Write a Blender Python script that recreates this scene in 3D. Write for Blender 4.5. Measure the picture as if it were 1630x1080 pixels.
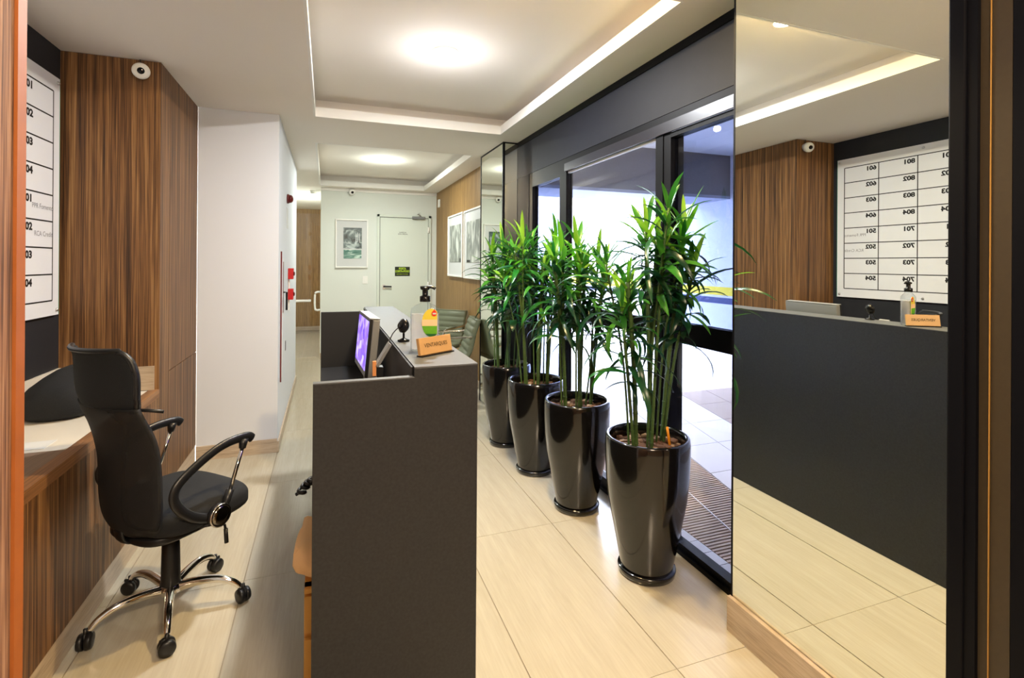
import bpy, bmesh, math, random
from mathutils import Vector, Matrix, noise
R = math.radians
for o in list(bpy.data.objects): bpy.data.objects.remove(o)
C = bpy.context.scene.collection
S = bpy.context.scene
PI = math.pi
# ------------------------------------------------------------------ camera
cd = bpy.data.cameras.new('camera'); cam = bpy.data.objects.new('camera', cd); C.objects.link(cam); S.camera = cam
cd.sensor_width = 36; cd.lens = 36*807.64/1630; cd.shift_y = -(540-418.58)/1630; cd.clip_start = .02
cam.matrix_world = Matrix.Translation((0, 0, 1.4)) @ Matrix.Rotation(-.3502, 4, 'Z') @ Matrix.Rotation(PI/2+.0009, 4, 'X') @ Matrix.Rotation(.0063, 4, 'Z')
# ------------------------------------------------------------------ world, lights, exposure
w = bpy.data.worlds.new('world'); S.world = w; w.use_nodes = True
bg = w.node_tree.nodes['Background']; bg.inputs[0].default_value = (.86, .92, 1, 1); bg.inputs[1].default_value = 7
vs = S.view_settings; vs.view_transform = 'Standard'; vs.look = 'None'; vs.exposure = 1.3; vs.gamma = 1; vs.use_curve_mapping = False
def lamp(name, kind, loc, power, col, size=.1, rot=(0, 0, 0), **k):
    l = bpy.data.lights.new(name, kind); l.energy = power; l.color = col
    if kind == 'AREA': l.shape = k.get('shape', 'DISK'); l.size = size; l.size_y = k.get('size_y', size)
    else: l.shadow_soft_size = size
    if kind == 'SPOT': l.spot_size = k.get('spot', R(120)); l.spot_blend = .6
    o = bpy.data.objects.new(name, l); o.location = loc; o.rotation_euler = rot; C.objects.link(o); return o
su = bpy.data.lights.new('sun', 'SUN'); su.energy = 9; su.angle = R(1); su.color = (1, .96, .9)
so = bpy.data.objects.new('sun', su); so.rotation_euler = (R(35), R(-18), 0); C.objects.link(so)
lamp('lamp_tray_light', 'AREA', (.646, 2.93, 2.622), 22, (.93, .96, 1), .13)
lamp('lamp_tray_glow', 'POINT', (.646, 2.93, 2.38), 2.6, (.97, .96, 1), .02)
lamp('lamp_tray_near_light', 'AREA', (.75, 1.95, 2.635), 22, (1, .72, .34), .1)
lamp('lamp_hall_light', 'AREA', (.64, 6.3, 2.62), 15, (.95, 1, .93), .1)
lamp('lamp_hall_glow', 'POINT', (.64, 6.3, 2.52), 3, (.92, 1, .9), .02)
lamp('lamp_corridor_light', 'POINT', (-.75, 9.0, 2.35), 26, (.97, 1, .9), .06)
lamp('lamp_vestibule_light', 'AREA', (.45, -.5, 2.4), 30, (1, .78, .54), .5, (R(25), 0, 0))
# ------------------------------------------------------------------ materials
M = {}
def srgb(r, g, b):
    f = lambda c: ((c/255+.055)/1.055)**2.4 if c > 10 else c/255/12.92
    return (f(r), f(g), f(b), 1)
def mat(name, col, rough=.5, metal=0, spec=.5, bump=0, bscale=60, var=0, vscale=8, coat=0, trans=0, emit=None, es=0, ior=1.45, alpha=1):
    m = bpy.data.materials.new(name); m.use_nodes = True; nt = m.node_tree; b = nt.nodes['Principled BSDF']
    b.inputs['Base Color'].default_value = col; b.inputs['Roughness'].default_value = rough; b.inputs['Metallic'].default_value = metal
    b.inputs['Specular IOR Level'].default_value = spec; b.inputs['Coat Weight'].default_value = coat; b.inputs['Coat Roughness'].default_value = .05
    b.inputs['Transmission Weight'].default_value = trans; b.inputs['IOR'].default_value = ior; b.inputs['Alpha'].default_value = alpha
    if emit: b.inputs['Emission Color'].default_value = emit; b.inputs['Emission Strength'].default_value = es
    tc = nt.nodes.new('ShaderNodeTexCoord')
    if var:
        n = nt.nodes.new('ShaderNodeTexNoise'); n.inputs['Scale'].default_value = vscale; n.inputs['Detail'].default_value = 6
        mx = nt.nodes.new('ShaderNodeMix'); mx.data_type = 'RGBA'; mx.inputs[6].default_value = tuple(c*(1-var) for c in col[:3])+(1,)
        mx.inputs[7].default_value = tuple(min(1, c*(1+var)) for c in col[:3])+(1,)
        nt.links.new(tc.outputs['Object'], n.inputs['Vector']); nt.links.new(n.outputs['Fac'], mx.inputs[0]); nt.links.new(mx.outputs[2], b.inputs['Base Color'])
    if bump:
        n = nt.nodes.new('ShaderNodeTexNoise'); n.inputs['Scale'].default_value = bscale; n.inputs['Detail'].default_value = 4
        bp = nt.nodes.new('ShaderNodeBump'); bp.inputs['Strength'].default_value = bump; bp.inputs['Distance'].default_value = .01
        nt.links.new(tc.outputs['Object'], n.inputs['Vector']); nt.links.new(n.outputs['Fac'], bp.inputs['Height']); nt.links.new(bp.outputs['Normal'], b.inputs['Normal'])
    M[name] = m; return m
def grain(name, cols, scale, rough=.45, fine=.35, rot=0, spec=.4, lo=.3, hi=.72, coat=0):
    """stretched-noise wood / stone grain; scale is a 3-vector in object space"""
    m = bpy.data.materials.new(name); m.use_nodes = True; nt = m.node_tree; b = nt.nodes['Principled BSDF']
    b.inputs['Roughness'].default_value = rough; b.inputs['Specular IOR Level'].default_value = spec
    b.inputs['Coat Weight'].default_value = coat; b.inputs['Coat Roughness'].default_value = .08
    tc = nt.nodes.new('ShaderNodeTexCoord'); mp = nt.nodes.new('ShaderNodeMapping'); mp.inputs['Scale'].default_value = scale
    mp.inputs['Rotation'].default_value = (0, 0, rot)
    nt.links.new(tc.outputs['Object'], mp.inputs['Vector'])
    oi = nt.nodes.new('ShaderNodeObjectInfo')
    n = nt.nodes.new('ShaderNodeTexNoise'); n.noise_dimensions = '4D'; n.inputs['Scale'].default_value = 1; n.inputs['Detail'].default_value = 5; n.inputs['Roughness'].default_value = .62
    n2 = nt.nodes.new('ShaderNodeTexNoise'); n2.inputs['Scale'].default_value = 5; n2.inputs['Detail'].default_value = 3
    mm = nt.nodes.new('ShaderNodeMath'); mm.operation = 'MULTIPLY'; mm.inputs[1].default_value = 9
    nt.links.new(oi.outputs['Random'], mm.inputs[0]); nt.links.new(mm.outputs[0], n.inputs['W'])
    nt.links.new(mp.outputs[0], n.inputs['Vector']); nt.links.new(mp.outputs[0], n2.inputs['Vector'])
    mx = nt.nodes.new('ShaderNodeMix'); mx.inputs[0].default_value = fine
    nt.links.new(n.outputs['Fac'], mx.inputs[2]); nt.links.new(n2.outputs['Fac'], mx.inputs[3])
    cr = nt.nodes.new('ShaderNodeValToRGB'); e = cr.color_ramp.elements
    e[0].position = lo; e[0].color = cols[0]; e[1].position = hi; e[1].color = cols[-1]
    for i, c in enumerate(cols[1:-1]):
        q = e.new(lo+(hi-lo)*(i+1)/(len(cols)-1)); q.color = c
    nt.links.new(mx.outputs[0], cr.inputs[0]); nt.links.new(cr.outputs[0], b.inputs['Base Color'])
    M[name] = m; return m
grain('zebra_wood', [srgb(42, 28, 18), srgb(88, 59, 35), srgb(130, 93, 57), srgb(164, 127, 83)], (42, 42, .55), .5, .45, lo=.36, hi=.66)
grain('jamb_wood', [srgb(78, 50, 38), srgb(128, 90, 68), srgb(160, 124, 98)], (60, 60, 1.2), .7, .5, lo=.42, hi=.6)
mat('jamb_edge', srgb(150, 84, 36), .5, var=.15, vscale=20)
grain('far_wood', [srgb(88, 64, 34), srgb(144, 110, 62), srgb(186, 150, 96)], (44, 44, 1.2), .5, .5)
grain('edge_wood', [srgb(92, 62, 40), srgb(140, 100, 66), srgb(170, 128, 88)], (38, .8, 38), .5, .35)
grain('top_wood', [srgb(112, 92, 76), srgb(146, 122, 102)], (38, .8, 38), .5, .35)
grain('skirting_tile', [srgb(150, 132, 112), srgb(186, 168, 146), srgb(204, 190, 170)], (3, 3, 55), .4, .4)
grain('floor_tile', [srgb(172, 164, 144), srgb(181, 173, 154), srgb(189, 182, 163)], (26, 1.6, 4), .2, .4, rot=.35, spec=.5, coat=.15)
mat('grout', srgb(150, 138, 118), .8)
mat('ceiling_white', srgb(242, 236, 228), .9, bump=.02, bscale=200)
mat('lip_white', srgb(242, 240, 236), .8)
mat('white_wall', srgb(214, 218, 226), .8, bump=.04, bscale=120)
mat('hall_white', srgb(220, 225, 219), .8, bump=.03, bscale=150)
mat('navy_wall', srgb(28, 30, 36), .6, var=.15)
mat('header_slate', srgb(26, 28, 38), .55, var=.2, vscale=14, spec=.25)
mat('black_frame', srgb(9, 10, 16), .45, spec=.14)
mat('frame_sheen', srgb(26, 27, 40), .28, spec=.5)
mat('bronze_frame', srgb(56, 47, 33), .45, var=.15, vscale=90)
mat('gold_glint', srgb(170, 128, 66), .4)
mat('mirror_glass', (.86, .90, .84, 1), .0, metal=1)
mat('laminate_dark', srgb(42, 43, 45), .42, var=.5, vscale=130, spec=.4)
mat('laminate_top', srgb(84, 87, 92), .5, var=.12, vscale=90, spec=.35)
mat('laminate_inner', srgb(20, 20, 23), .6)
mat('cream_stone', srgb(214, 208, 196), .4, var=.04, vscale=10)
mat('black_plastic', srgb(22, 22, 24), .38)
mat('black_fabric', srgb(24, 26, 30), .85, bump=.25, bscale=420, var=.25, vscale=160)
mat('arm_plastic', srgb(26, 27, 30), .35, spec=.6)
mat('chrome', (.82, .80, .76, 1), .08, metal=1)
mat('chrome_dark', (.25, .22, .18, 1), .12, metal=1)
mat('steel', (.62, .62, .62, 1), .3, metal=1)
mat('white_plastic', srgb(238, 238, 234), .35)
mat('door_white', srgb(214, 222, 212), .5)
mat('red_plastic', srgb(196, 26, 30), .35)
mat('dark_red', srgb(96, 24, 24), .3)
mat('white_board', srgb(222, 225, 232), .35)
mat('board_edge', srgb(40, 150, 120), .2)
mat('ink', srgb(16, 16, 18), .6)
mat('grey_ink', srgb(130, 132, 138), .6)
mat('sign_black', srgb(20, 30, 16), .5)
mat('sign_green', srgb(170, 206, 40), .5, emit=srgb(150, 190, 40), es=.0)
mat('amber_wood', srgb(190, 148, 96), .4, var=.08, vscale=60)
mat('amber_ink', srgb(84, 64, 36), .6)
mat('pot_glaze', srgb(14, 13, 13), .14, coat=.55, var=.2, vscale=30, bump=.02, bscale=90)
mat('pot_inside', srgb(18, 18, 20), .5)
mat('bark', srgb(96, 66, 46), .85, var=.6, vscale=45)
mat('bark_light', srgb(176, 148, 120), .8, var=.3, vscale=45)
mat('cane_green', srgb(66, 92, 44), .5, var=.3, vscale=40)
mat('cane_node', srgb(120, 120, 80), .6)
mat('stake_orange', srgb(240, 150, 20), .5)
mat('olive_leather', srgb(104, 110, 88), .42, var=.08)
mat('paper', srgb(206, 208, 208), .7)
mat('cloth_peach', srgb(240, 196, 144), .9, bump=.2, bscale=100)
mat('pine', srgb(226, 170, 84), .5)
mat('grey_case', srgb(126, 128, 130), .4)
mat('orange_plastic', srgb(226, 150, 90), .5)
mat('pump_black', srgb(14, 14, 18), .25)
mat('label_yellow', srgb(226, 206, 70), .4); mat('label_peach', srgb(246, 206, 160), .4); mat('label_green', srgb(96, 170, 40), .4, var=.3, vscale=90); mat('label_red', srgb(220, 40, 30), .4); mat('label_leaf', srgb(30, 96, 50), .4)
mat('asphalt_stucco', srgb(104, 102, 108), .9, bump=.3, bscale=60, var=.15, vscale=20)
mat('beam_soffit', srgb(150, 156, 176), .9)
mat('stucco', srgb(214, 218, 232), .9, bump=.5, bscale=70)
mat('stripe_yellow', srgb(226, 206, 66), .8); mat('stripe_navy', srgb(74, 80, 122), .8)
mat('porch_white', srgb(226, 226, 232), .8)
mat('paver_grey', srgb(188, 188, 196), .6, var=.06, vscale=6)
mat('paver_brown', srgb(140, 128, 124), .6, var=.08, vscale=6)
mat('grating_brown', srgb(168, 146, 130), .6)
mat('concrete', srgb(214, 216, 222), .8, var=.05, vscale=3)
mat('lamp_glow', (1, 1, 1, 1), .5, emit=(1, .98, .95, 1), es=12)
mat('glass_dark_lens', srgb(8, 8, 12), .05)
mat('vestibule_wall', srgb(206, 160, 112), .7)
def leafmat(name, a, b_, tr=.35):
    m = bpy.data.materials.new(name); m.use_nodes = True; nt = m.node_tree; b = nt.nodes['Principled BSDF']
    oi = nt.nodes.new('ShaderNodeObjectInfo'); mx = nt.nodes.new('ShaderNodeMix'); mx.data_type = 'RGBA'
    mx.inputs[6].default_value = a; mx.inputs[7].default_value = b_; nt.links.new(oi.outputs['Random'], mx.inputs[0])
    nt.links.new(mx.outputs[2], b.inputs['Base Color']); b.inputs['Roughness'].default_value = .3
    t = nt.nodes.new('ShaderNodeBsdfTranslucent'); nt.links.new(mx.outputs[2], t.inputs[0])
    ms = nt.nodes.new('ShaderNodeMixShader'); ms.inputs[0].default_value = tr
    out = nt.nodes['Material Output']; nt.links.new(b.outputs[0], ms.inputs[1]); nt.links.new(t.outputs[0], ms.inputs[2]); nt.links.new(ms.outputs[0], out.inputs[0])
    M[name] = m
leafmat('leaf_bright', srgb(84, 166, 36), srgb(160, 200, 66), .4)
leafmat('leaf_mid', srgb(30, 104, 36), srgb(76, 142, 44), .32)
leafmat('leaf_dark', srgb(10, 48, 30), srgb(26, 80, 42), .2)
def glassmat(name, tint, ior=1.45):
    m = bpy.data.materials.new(name); m.use_nodes = True; nt = m.node_tree; nt.nodes.remove(nt.nodes['Principled BSDF'])
    t = nt.nodes.new('ShaderNodeBsdfTransparent'); t.inputs[0].default_value = tint
    g = nt.nodes.new('ShaderNodeBsdfGlossy'); g.inputs['Roughness'].default_value = 0
    f = nt.nodes.new('ShaderNodeFresnel'); ge = nt.nodes.new('ShaderNodeNewGeometry'); mr_ = nt.nodes.new('ShaderNodeMapRange')
    mr_.inputs[3].default_value = ior; mr_.inputs[4].default_value = 1/ior; nt.links.new(ge.outputs['Backfacing'], mr_.inputs[0]); nt.links.new(mr_.outputs[0], f.inputs[0])
    ms = nt.nodes.new('ShaderNodeMixShader'); out = nt.nodes['Material Output']
    nt.links.new(f.outputs[0], ms.inputs[0]); nt.links.new(t.outputs[0], ms.inputs[1]); nt.links.new(g.outputs[0], ms.inputs[2]); nt.links.new(ms.outputs[0], out.inputs[0])
    M[name] = m
glassmat('pane_clear', (.97, .97, 1, 1)); glassmat('pane_tint', (.58, .62, .74, 1)); glassmat('bottle_shell', (.93, .95, .96, 1), 1.35)
def gelmat():
    m = bpy.data.materials.new('gel'); m.use_nodes = True; nt = m.node_tree; b = nt.nodes['Principled BSDF']
    b.inputs['Base Color'].default_value = srgb(226, 226, 236); b.inputs['Roughness'].default_value = .1
    t = nt.nodes.new('ShaderNodeBsdfTransparent'); ms = nt.nodes.new('ShaderNodeMixShader'); ms.inputs[0].default_value = .68
    out = nt.nodes['Material Output']; nt.links.new(b.outputs[0], ms.inputs[1]); nt.links.new(t.outputs[0], ms.inputs[2]); nt.links.new(ms.outputs[0], out.inputs[0])
    M['gel'] = m
gelmat()
def meshfab():
    m = bpy.data.materials.new('mesh_fabric'); m.use_nodes = True; nt = m.node_tree; b = nt.nodes['Principled BSDF']
    b.inputs['Base Color'].default_value = srgb(22, 22, 24); b.inputs['Roughness'].default_value = .8
    t = nt.nodes.new('ShaderNodeBsdfTransparent'); ms = nt.nodes.new('ShaderNodeMixShader'); ms.inputs[0].default_value = .12
    out = nt.nodes['Material Output']; nt.links.new(b.outputs[0], ms.inputs[1]); nt.links.new(t.outputs[0], ms.inputs[2]); nt.links.new(ms.outputs[0], out.inputs[0])
    M['mesh_fabric'] = m
meshfab()
def picmat(name, cols, sc, seed, dist=1.5):
    m = bpy.data.materials.new(name); m.use_nodes = True; nt = m.node_tree; b = nt.nodes['Principled BSDF']; b.inputs['Roughness'].default_value = .3
    tc = nt.nodes.new('ShaderNodeTexCoord'); mp = nt.nodes.new('ShaderNodeMapping'); mp.inputs['Scale'].default_value = sc; mp.inputs['Location'].default_value = (seed, seed, seed)
    n = nt.nodes.new('ShaderNodeTexNoise'); n.inputs['Scale'].default_value = 1; n.inputs['Detail'].default_value = 7; n.inputs['Distortion'].default_value = dist
    cr = nt.nodes.new('ShaderNodeValToRGB'); e = cr.color_ramp.elements; e[0].position = .35; e[0].color = cols[0]; e[1].position = .66; e[1].color = cols[-1]
    for i, c in enumerate(cols[1:-1]): q = e.new(.35+.31*(i+1)/(len(cols)-1)); q.color = c
    nt.links.new(tc.outputs['Object'], mp.inputs[0]); nt.links.new(mp.outputs[0], n.inputs[0]); nt.links.new(n.outputs[0], cr.inputs[0]); nt.links.new(cr.outputs[0], b.inputs['Base Color'])
    M[name] = m
picmat('photo_teal', [srgb(20, 40, 44), srgb(90, 110, 112), srgb(190, 205, 204)], (7, 7, 11), 3)
picmat('photo_sea', [srgb(20, 80, 74), srgb(60, 120, 108), srgb(190, 215, 205)], (5, 5, 26), 8)
picmat('photo_grey', [srgb(96, 102, 98), srgb(140, 146, 140), srgb(208, 214, 206)], (9, 9, 3.2), 5)
picmat('photo_grey_rock', [srgb(104, 110, 108), srgb(136, 142, 138), srgb(214, 218, 212)], (6, 6, 3), 11)
def screenmat():
    m = bpy.data.materials.new('screen_purple'); m.use_nodes = True; nt = m.node_tree; b = nt.nodes['Principled BSDF']; b.inputs['Base Color'].default_value = (.01, .01, .02, 1)
    tc = nt.nodes.new('ShaderNodeTexCoord'); n = nt.nodes.new('ShaderNodeTexVoronoi'); n.inputs['Scale'].default_value = 26
    cr = nt.nodes.new('ShaderNodeValToRGB'); e = cr.color_ramp.elements; e[0].color = srgb(84, 50, 214); e[1].color = srgb(176, 170, 250); q = e.new(.5); q.color = srgb(120, 84, 240)
    nt.links.new(tc.outputs['Object'], n.inputs[0]); nt.links.new(n.outputs['Color'], cr.inputs[0]); nt.links.new(cr.outputs[0], b.inputs['Emission Color']); b.inputs['Emission Strength'].default_value = .9
    M['screen_purple'] = m
screenmat()
# ------------------------------------------------------------------ mesh helpers
class MB:
    def __init__(s): s.v = []; s.f = []
    def add(s, v, f):
        n = len(s.v); s.v += [tuple(p) for p in v]; s.f += [tuple(i+n for i in q) for q in f]; return s
    def box(s, x0, x1, y0, y1, z0, z1, mtx=None):
        v = [Vector((x, y, z)) for z in (z0, z1) for y in (y0, y1) for x in (x0, x1)]
        if mtx: v = [mtx @ p for p in v]
        return s.add(v, [(0, 2, 3, 1), (4, 5, 7, 6), (0, 1, 5, 4), (2, 6, 7, 3), (0, 4, 6, 2), (1, 3, 7, 5)])
    def lathe(s, prof, c=(0, 0, 0), n=32, axis='z', cap=True, mtx=None):
        v = []
        for r, h in prof:
            for i in range(n):
                a = 2*PI*i/n; p = (r*math.cos(a), r*math.sin(a), h)
                if axis == 'y': p = (p[0], p[2], p[1])
                if axis == 'x': p = (p[2], p[0], p[1])
                q = Vector(p)+Vector(c)
                v.append(mtx @ q if mtx else q)
        f = []
        for k in range(len(prof)-1):
            for i in range(n):
                j = (i+1) % n; f.append((k*n+i, k*n+j, (k+1)*n+j, (k+1)*n+i))
        if cap: f.append(tuple(range(n))[::-1]); f.append(tuple((len(prof)-1)*n+i for i in range(n)))
        return s.add(v, f)
    def tube(s, pts, r, n=8, smooth=0, up=(0, 0, 1)):
        """r: number, list, or (half width, half height) tuple"""
        P = [Vector(p) for p in pts]
        if smooth: P = spline(P, smooth)
        m = len(P); v = []; f = []
        for i, p in enumerate(P):
            t = (P[min(i+1, m-1)]-P[max(i-1, 0)]).normalized(); u = Vector(up)
            if abs(t.dot(u)) > .98: u = Vector((1, 0, .01))
            a = t.cross(u).normalized(); b = a.cross(t).normalized()
            if isinstance(r, list): k = i/(m-1)*(len(r)-1); j = min(int(k), len(r)-2); ra = rb = r[j]+(r[j+1]-r[j])*(k-j)
            elif isinstance(r, tuple): ra, rb = r
            else: ra = rb = r
            for q in range(n):
                g = 2*PI*q/n; v.append(p+a*ra*math.cos(g)+b*rb*math.sin(g))
        for i in range(m-1):
            for q in range(n): j = (q+1) % n; f.append((i*n+q, i*n+j, (i+1)*n+j, (i+1)*n+q))
        f.append(tuple(range(n))[::-1]); f.append(tuple((m-1)*n+i for i in range(n)))
        return s.add(v, f)
    def pad(s, c, hx, hy, z0, z1, e=4, r=.02, n=40, crown=0, fn=None):
        prof = []
        for k in range(6): a = PI/2*k/5; prof.append((-r+r*math.sin(a), z0+r-r*math.cos(a)))
        for k in range(6): a = PI/2*k/5; prof.append((-r+r*math.cos(a), z1-r+r*math.sin(a)))
        v = []; rings = []
        for off, z in prof: rings.append((1, off, z))
        for q in (.8, .5, .2): rings.append((q, -r, z1+crown*(1-q*q)))
        for q, off, z in rings:
            for i in range(n):
                a = 2*PI*i/n; ca, sa = math.cos(a), math.sin(a)
                x = (hx+off)*q*math.copysign(abs(ca)**(2/e), ca); y = (hy+off)*q*math.copysign(abs(sa)**(2/e), sa)
                p = Vector((c[0]+x, c[1]+y, z)); v.append(fn(p) if fn else p)
        f = []
        for k in range(len(rings)-1):
            for i in range(n): j = (i+1) % n; f.append((k*n+i, k*n+j, (k+1)*n+j, (k+1)*n+i))
        f.append(tuple(range(n))[::-1]); f.append(tuple((len(rings)-1)*n+i for i in range(n)))
        return s.add(v, f)
    def poly(s, pts, d):
        """prism: polygon pts extruded by vector d"""
        n = len(pts); v = [Vector(p) for p in pts]+[Vector(p)+Vector(d) for p in pts]
        return s.add(v, [tuple(range(n))[::-1], tuple(range(n, 2*n))]+[(i, (i+1) % n, n+(i+1) % n, n+i) for i in range(n)])
    def mesh(s, name, m, smooth=False):
        me = bpy.data.meshes.new(name); me.from_pydata(s.v, [], s.f); me.update()
        b = bmesh.new(); b.from_mesh(me); bmesh.ops.recalc_face_normals(b, faces=b.faces); b.to_mesh(me); b.free()
        me.materials.append(M[m])
        if smooth:
            for p in me.polygons: p.use_smooth = True
        return me
    def build(s, name, m, parent=None, smooth=False, bevel=0, local=False, sub=0):
        o = bpy.data.objects.new(name, s.mesh(name, m, smooth)); C.objects.link(o)
        if parent:
            o.parent = parent
            if not local: o.location = -wloc(parent)
        if bevel:
            q = o.modifiers.new('bevel', 'BEVEL'); q.width = bevel; q.segments = 2; q.limit_method = 'ANGLE'
        if sub: q = o.modifiers.new('sub', 'SUBSURF'); q.levels = sub; q.render_levels = sub
        if smooth:
            try:
                q = o.modifiers.new('wn', 'WEIGHTED_NORMAL') if bevel else None
            except Exception: pass
        return o
def wloc(o):
    v = Vector((0, 0, 0))
    while o: v += o.location; o = o.parent
    return v
def spline(P, k):
    out = []
    for i in range(len(P)-1):
        a, b, c, d = P[max(i-1, 0)], P[i], P[i+1], P[min(i+2, len(P)-1)]
        for j in range(k):
            t = j/k; out.append(.5*((2*b)+(c-a)*t+(2*a-5*b+4*c-d)*t*t+(3*b-a-3*c+d)*t**3))
    out.append(P[-1]); return out
def tag(o, label=None, cat=None, group=None, kind=None):
    if label: o['label'] = label
    if cat: o['category'] = cat
    if group: o['group'] = group
    if kind: o['kind'] = kind
    return o
def thing(name, label, cat, loc=(0, 0, 0), rz=0, group=None):
    o = bpy.data.objects.new(name, None); o.empty_display_size = .1; o.location = loc; o.rotation_euler = (0, 0, rz); C.objects.link(o)
    return tag(o, label, cat, group)
def struct(name, loc=(0, 0, 0)):
    o = bpy.data.objects.new(name, None); o.location = loc; o.empty_display_size = .1; C.objects.link(o); o['kind'] = 'structure'; return o
def sbox(name, m, *b, parent=None, bevel=0, label=None):
    o = MB().box(*b).build(name, m, parent, bevel=bevel)
    if parent is None: o['kind'] = 'structure'
    if label: o['label'] = label
    return o
def shape(name, m, *b, parent=None, bevel=0, label=None):
    o = MB().box(*b).build(name, m, parent, bevel=bevel)
    if label: o['label'] = label
    return o
def text(name, s, size, m, mtx, parent, align='LEFT', bold=0, sx=1, joined=False):
    """flat print: one part per string"""
    items = s if isinstance(s, list) else [(s, mtx)]
    for st, mx in items:
        cu = bpy.data.curves.new('t', 'FONT'); cu.body = st; cu.size = size; cu.align_x = align; cu.offset = bold; cu.resolution_u = 3
        t = bpy.data.objects.new('t', cu); C.objects.link(t)
        me = bpy.data.meshes.new_from_object(t.evaluated_get(bpy.context.evaluated_depsgraph_get()))
        bpy.data.objects.remove(t); bpy.data.curves.remove(cu)
        for p in me.vertices: p.co = mx @ Vector((p.co.x*sx, p.co.y, p.co.z))
        me.name = name; me.materials.clear(); me.materials.append(M[m])
        o = bpy.data.objects.new(name, me); C.objects.link(o); o.parent = parent; o.location = -wloc(parent) if parent.rotation_euler.z == 0 else (0, 0, 0)
    return o
def plane_mtx(o, x, y):   # columns: text x direction, text y direction
    x = Vector(x).normalized(); y = Vector(y).normalized(); z = x.cross(y)
    return Matrix(((x.x, y.x, z.x, o[0]), (x.y, y.y, z.y, o[1]), (x.z, y.z, z.z, o[2]), (0, 0, 0, 1)))
ZC = 2.484; XM = 1.4659; XL = -1.2955; XG = 1.61
# ------------------------------------------------------------------ floor: tiles as pieces on a grout bed
fl = sbox('floor', 'grout', -3.1, 1.66, -3, 11.6, -.06, -.004)
tile = MB().box(0.001, .489, .001, 1.039, 0, .006).mesh('tile', 'floor_tile')
k = 0
for i in range(-6, 4):
    for j in range(-4, 9):
        x = -.33+.4925*i; y = 1.45+1.04*j
        if x+.49 < -3.1 or y > 11 or y < -3: continue
        if x < -1.35 and y < 5.5: continue
        x1 = min(.4905, 1.648-x)
        if x1 < .05: continue
        me = tile if x1 > .489 else MB().box(.001, x1, .001, 1.039, 0, .006).mesh('tile', 'floor_tile')
        o = bpy.data.objects.new('tile', me); C.objects.link(o); o.parent = fl; o.location = (x, y, -.006)
# ------------------------------------------------------------------ ceiling with two recessed trays
cl = struct('ceiling', (0, 3, ZC))
T1 = (-.089, 1.3705, 1.7262, 4.05); T2 = (-.095, 1.378, 4.95, 7.645)
b = MB(); zt = 2.551
b.box(-1.4, T1[0], .82, 7.95, ZC, zt); b.box(T1[1], 1.75, .82, 7.95, ZC, zt); b.box(T1[0], T1[1], .82, T1[2], ZC, zt); b.box(T1[0], T1[1], T1[3], T2[2], ZC, zt)
b.box(T1[0], T1[1], T2[3], 7.95, ZC, zt); b.box(-3.1, -.085, 7.95, 11.6, ZC, zt); b.box(-3.1, -1.4, 6.0, 7.95, ZC, zt)
b.build('soffit', 'ceiling_white', cl)
for T in (T1, T2):
    e = .12; x0, x1, y0, y1 = T[0]-e, T[1]+e, T[2]-e, T[3]+e; zr = 2.643
    b = MB(); b.box(x0, x1, y0, y1, zr, zr+.03); b.box(x0-.03, x0, y0, y1, zt, zr+.03); b.box(x1, x1+.03, y0, y1, zt, zr+.03); b.box(x0-.03, x1+.03, y0-.03, y0, zt, zr+.03); b.box(x0-.03, x1+.03, y1, y1+.03, zt, zr+.03)
    b.build('tray_recess', 'ceiling_white', cl)
    b = MB(); q = .004
    b.box(T[0]-.01, T[0]+q, T[2], T[3], ZC-.001, zt+.004); b.box(T[1]-q, T[1]+.01, T[2], T[3], ZC-.001, zt+.004); b.box(T[0], T[1], T[2]-.01, T[2]+q, ZC-.001, zt+.004); b.box(T[0], T[1], T[3]-q, T[3]+.01, ZC-.001, zt+.004)
    b.build('tray_lip', 'lip_white', cl)
# ------------------------------------------------------------------ left side
sbox('wall_left', 'navy_wall', XL-.1, XL, .82, 3.27, 0, ZC)
sbox('trim_1', 'cream_stone', XL, XL+.012, .83, 3.254, .70, .845)
sbox('trim_2', 'skirting_tile', XL+.013, -.875, 3.242, 3.254, .702, .83)
cb = thing('tall_cabinet', 'full-height built-in cabinet with dark zebra wood panels beside the directory board', 'cabinet', (-1.075, 3.68, 0))
shape('face_panel', 'zebra_wood', XL+.001, -.876, 3.255, 3.28, .70, ZC-.002, parent=cb)
shape('corner_post', 'zebra_wood', -.875, -.854, 3.255, 3.43, .11, ZC-.002, parent=cb)
shape('upper_door', 'zebra_wood', -.875, -.854, 3.434, 4.098, .767, ZC-.002, parent=cb)
shape('lower_door', 'zebra_wood', -.875, -.854, 3.434, 4.098, .11, .763, parent=cb)
shape('carcass', 'black_plastic', XL+.001, -.878, 3.283, 4.098, 0.01, ZC-.004, parent=cb)
shape('plinth', 'skirting_tile', -.877, -.857, 3.26, 4.098, 0.001, .108, parent=cb)
bn = thing('low_cabinet', 'low built-in bench cabinet with striped wood front under the directory board', 'cabinet', (-1.07, 2.04, 0))
for i in range(3): shape('door_panel', 'zebra_wood', -.872, -.854, .83+.808*i, .83+.808*(i+1)-.003, .11, .66, parent=bn)
shape('carcass', 'black_plastic', XL+.013, -.874, .83, 3.24, .002, .66, parent=bn)
shape('plinth', 'skirting_tile', -.873, -.857, .83, 3.25, .001, .108, parent=bn)
shape('front_edge', 'edge_wood', -.90, -.852, .83, 3.254, .66, .702, parent=bn)
shape('stone_top', 'cream_stone', XL+.013, -.901, 2.33, 3.24, .66, .70, parent=bn, label='cream stone slab')
shape('wood_top', 'top_wood', XL+.013, -.901, .83, 2.328, .66, .70, parent=bn, label='dull brown wooden top')
ww = sbox('wall_middle', 'white_wall', -.854+0, -.334, 4.10, 6.41, 0, ZC)
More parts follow.
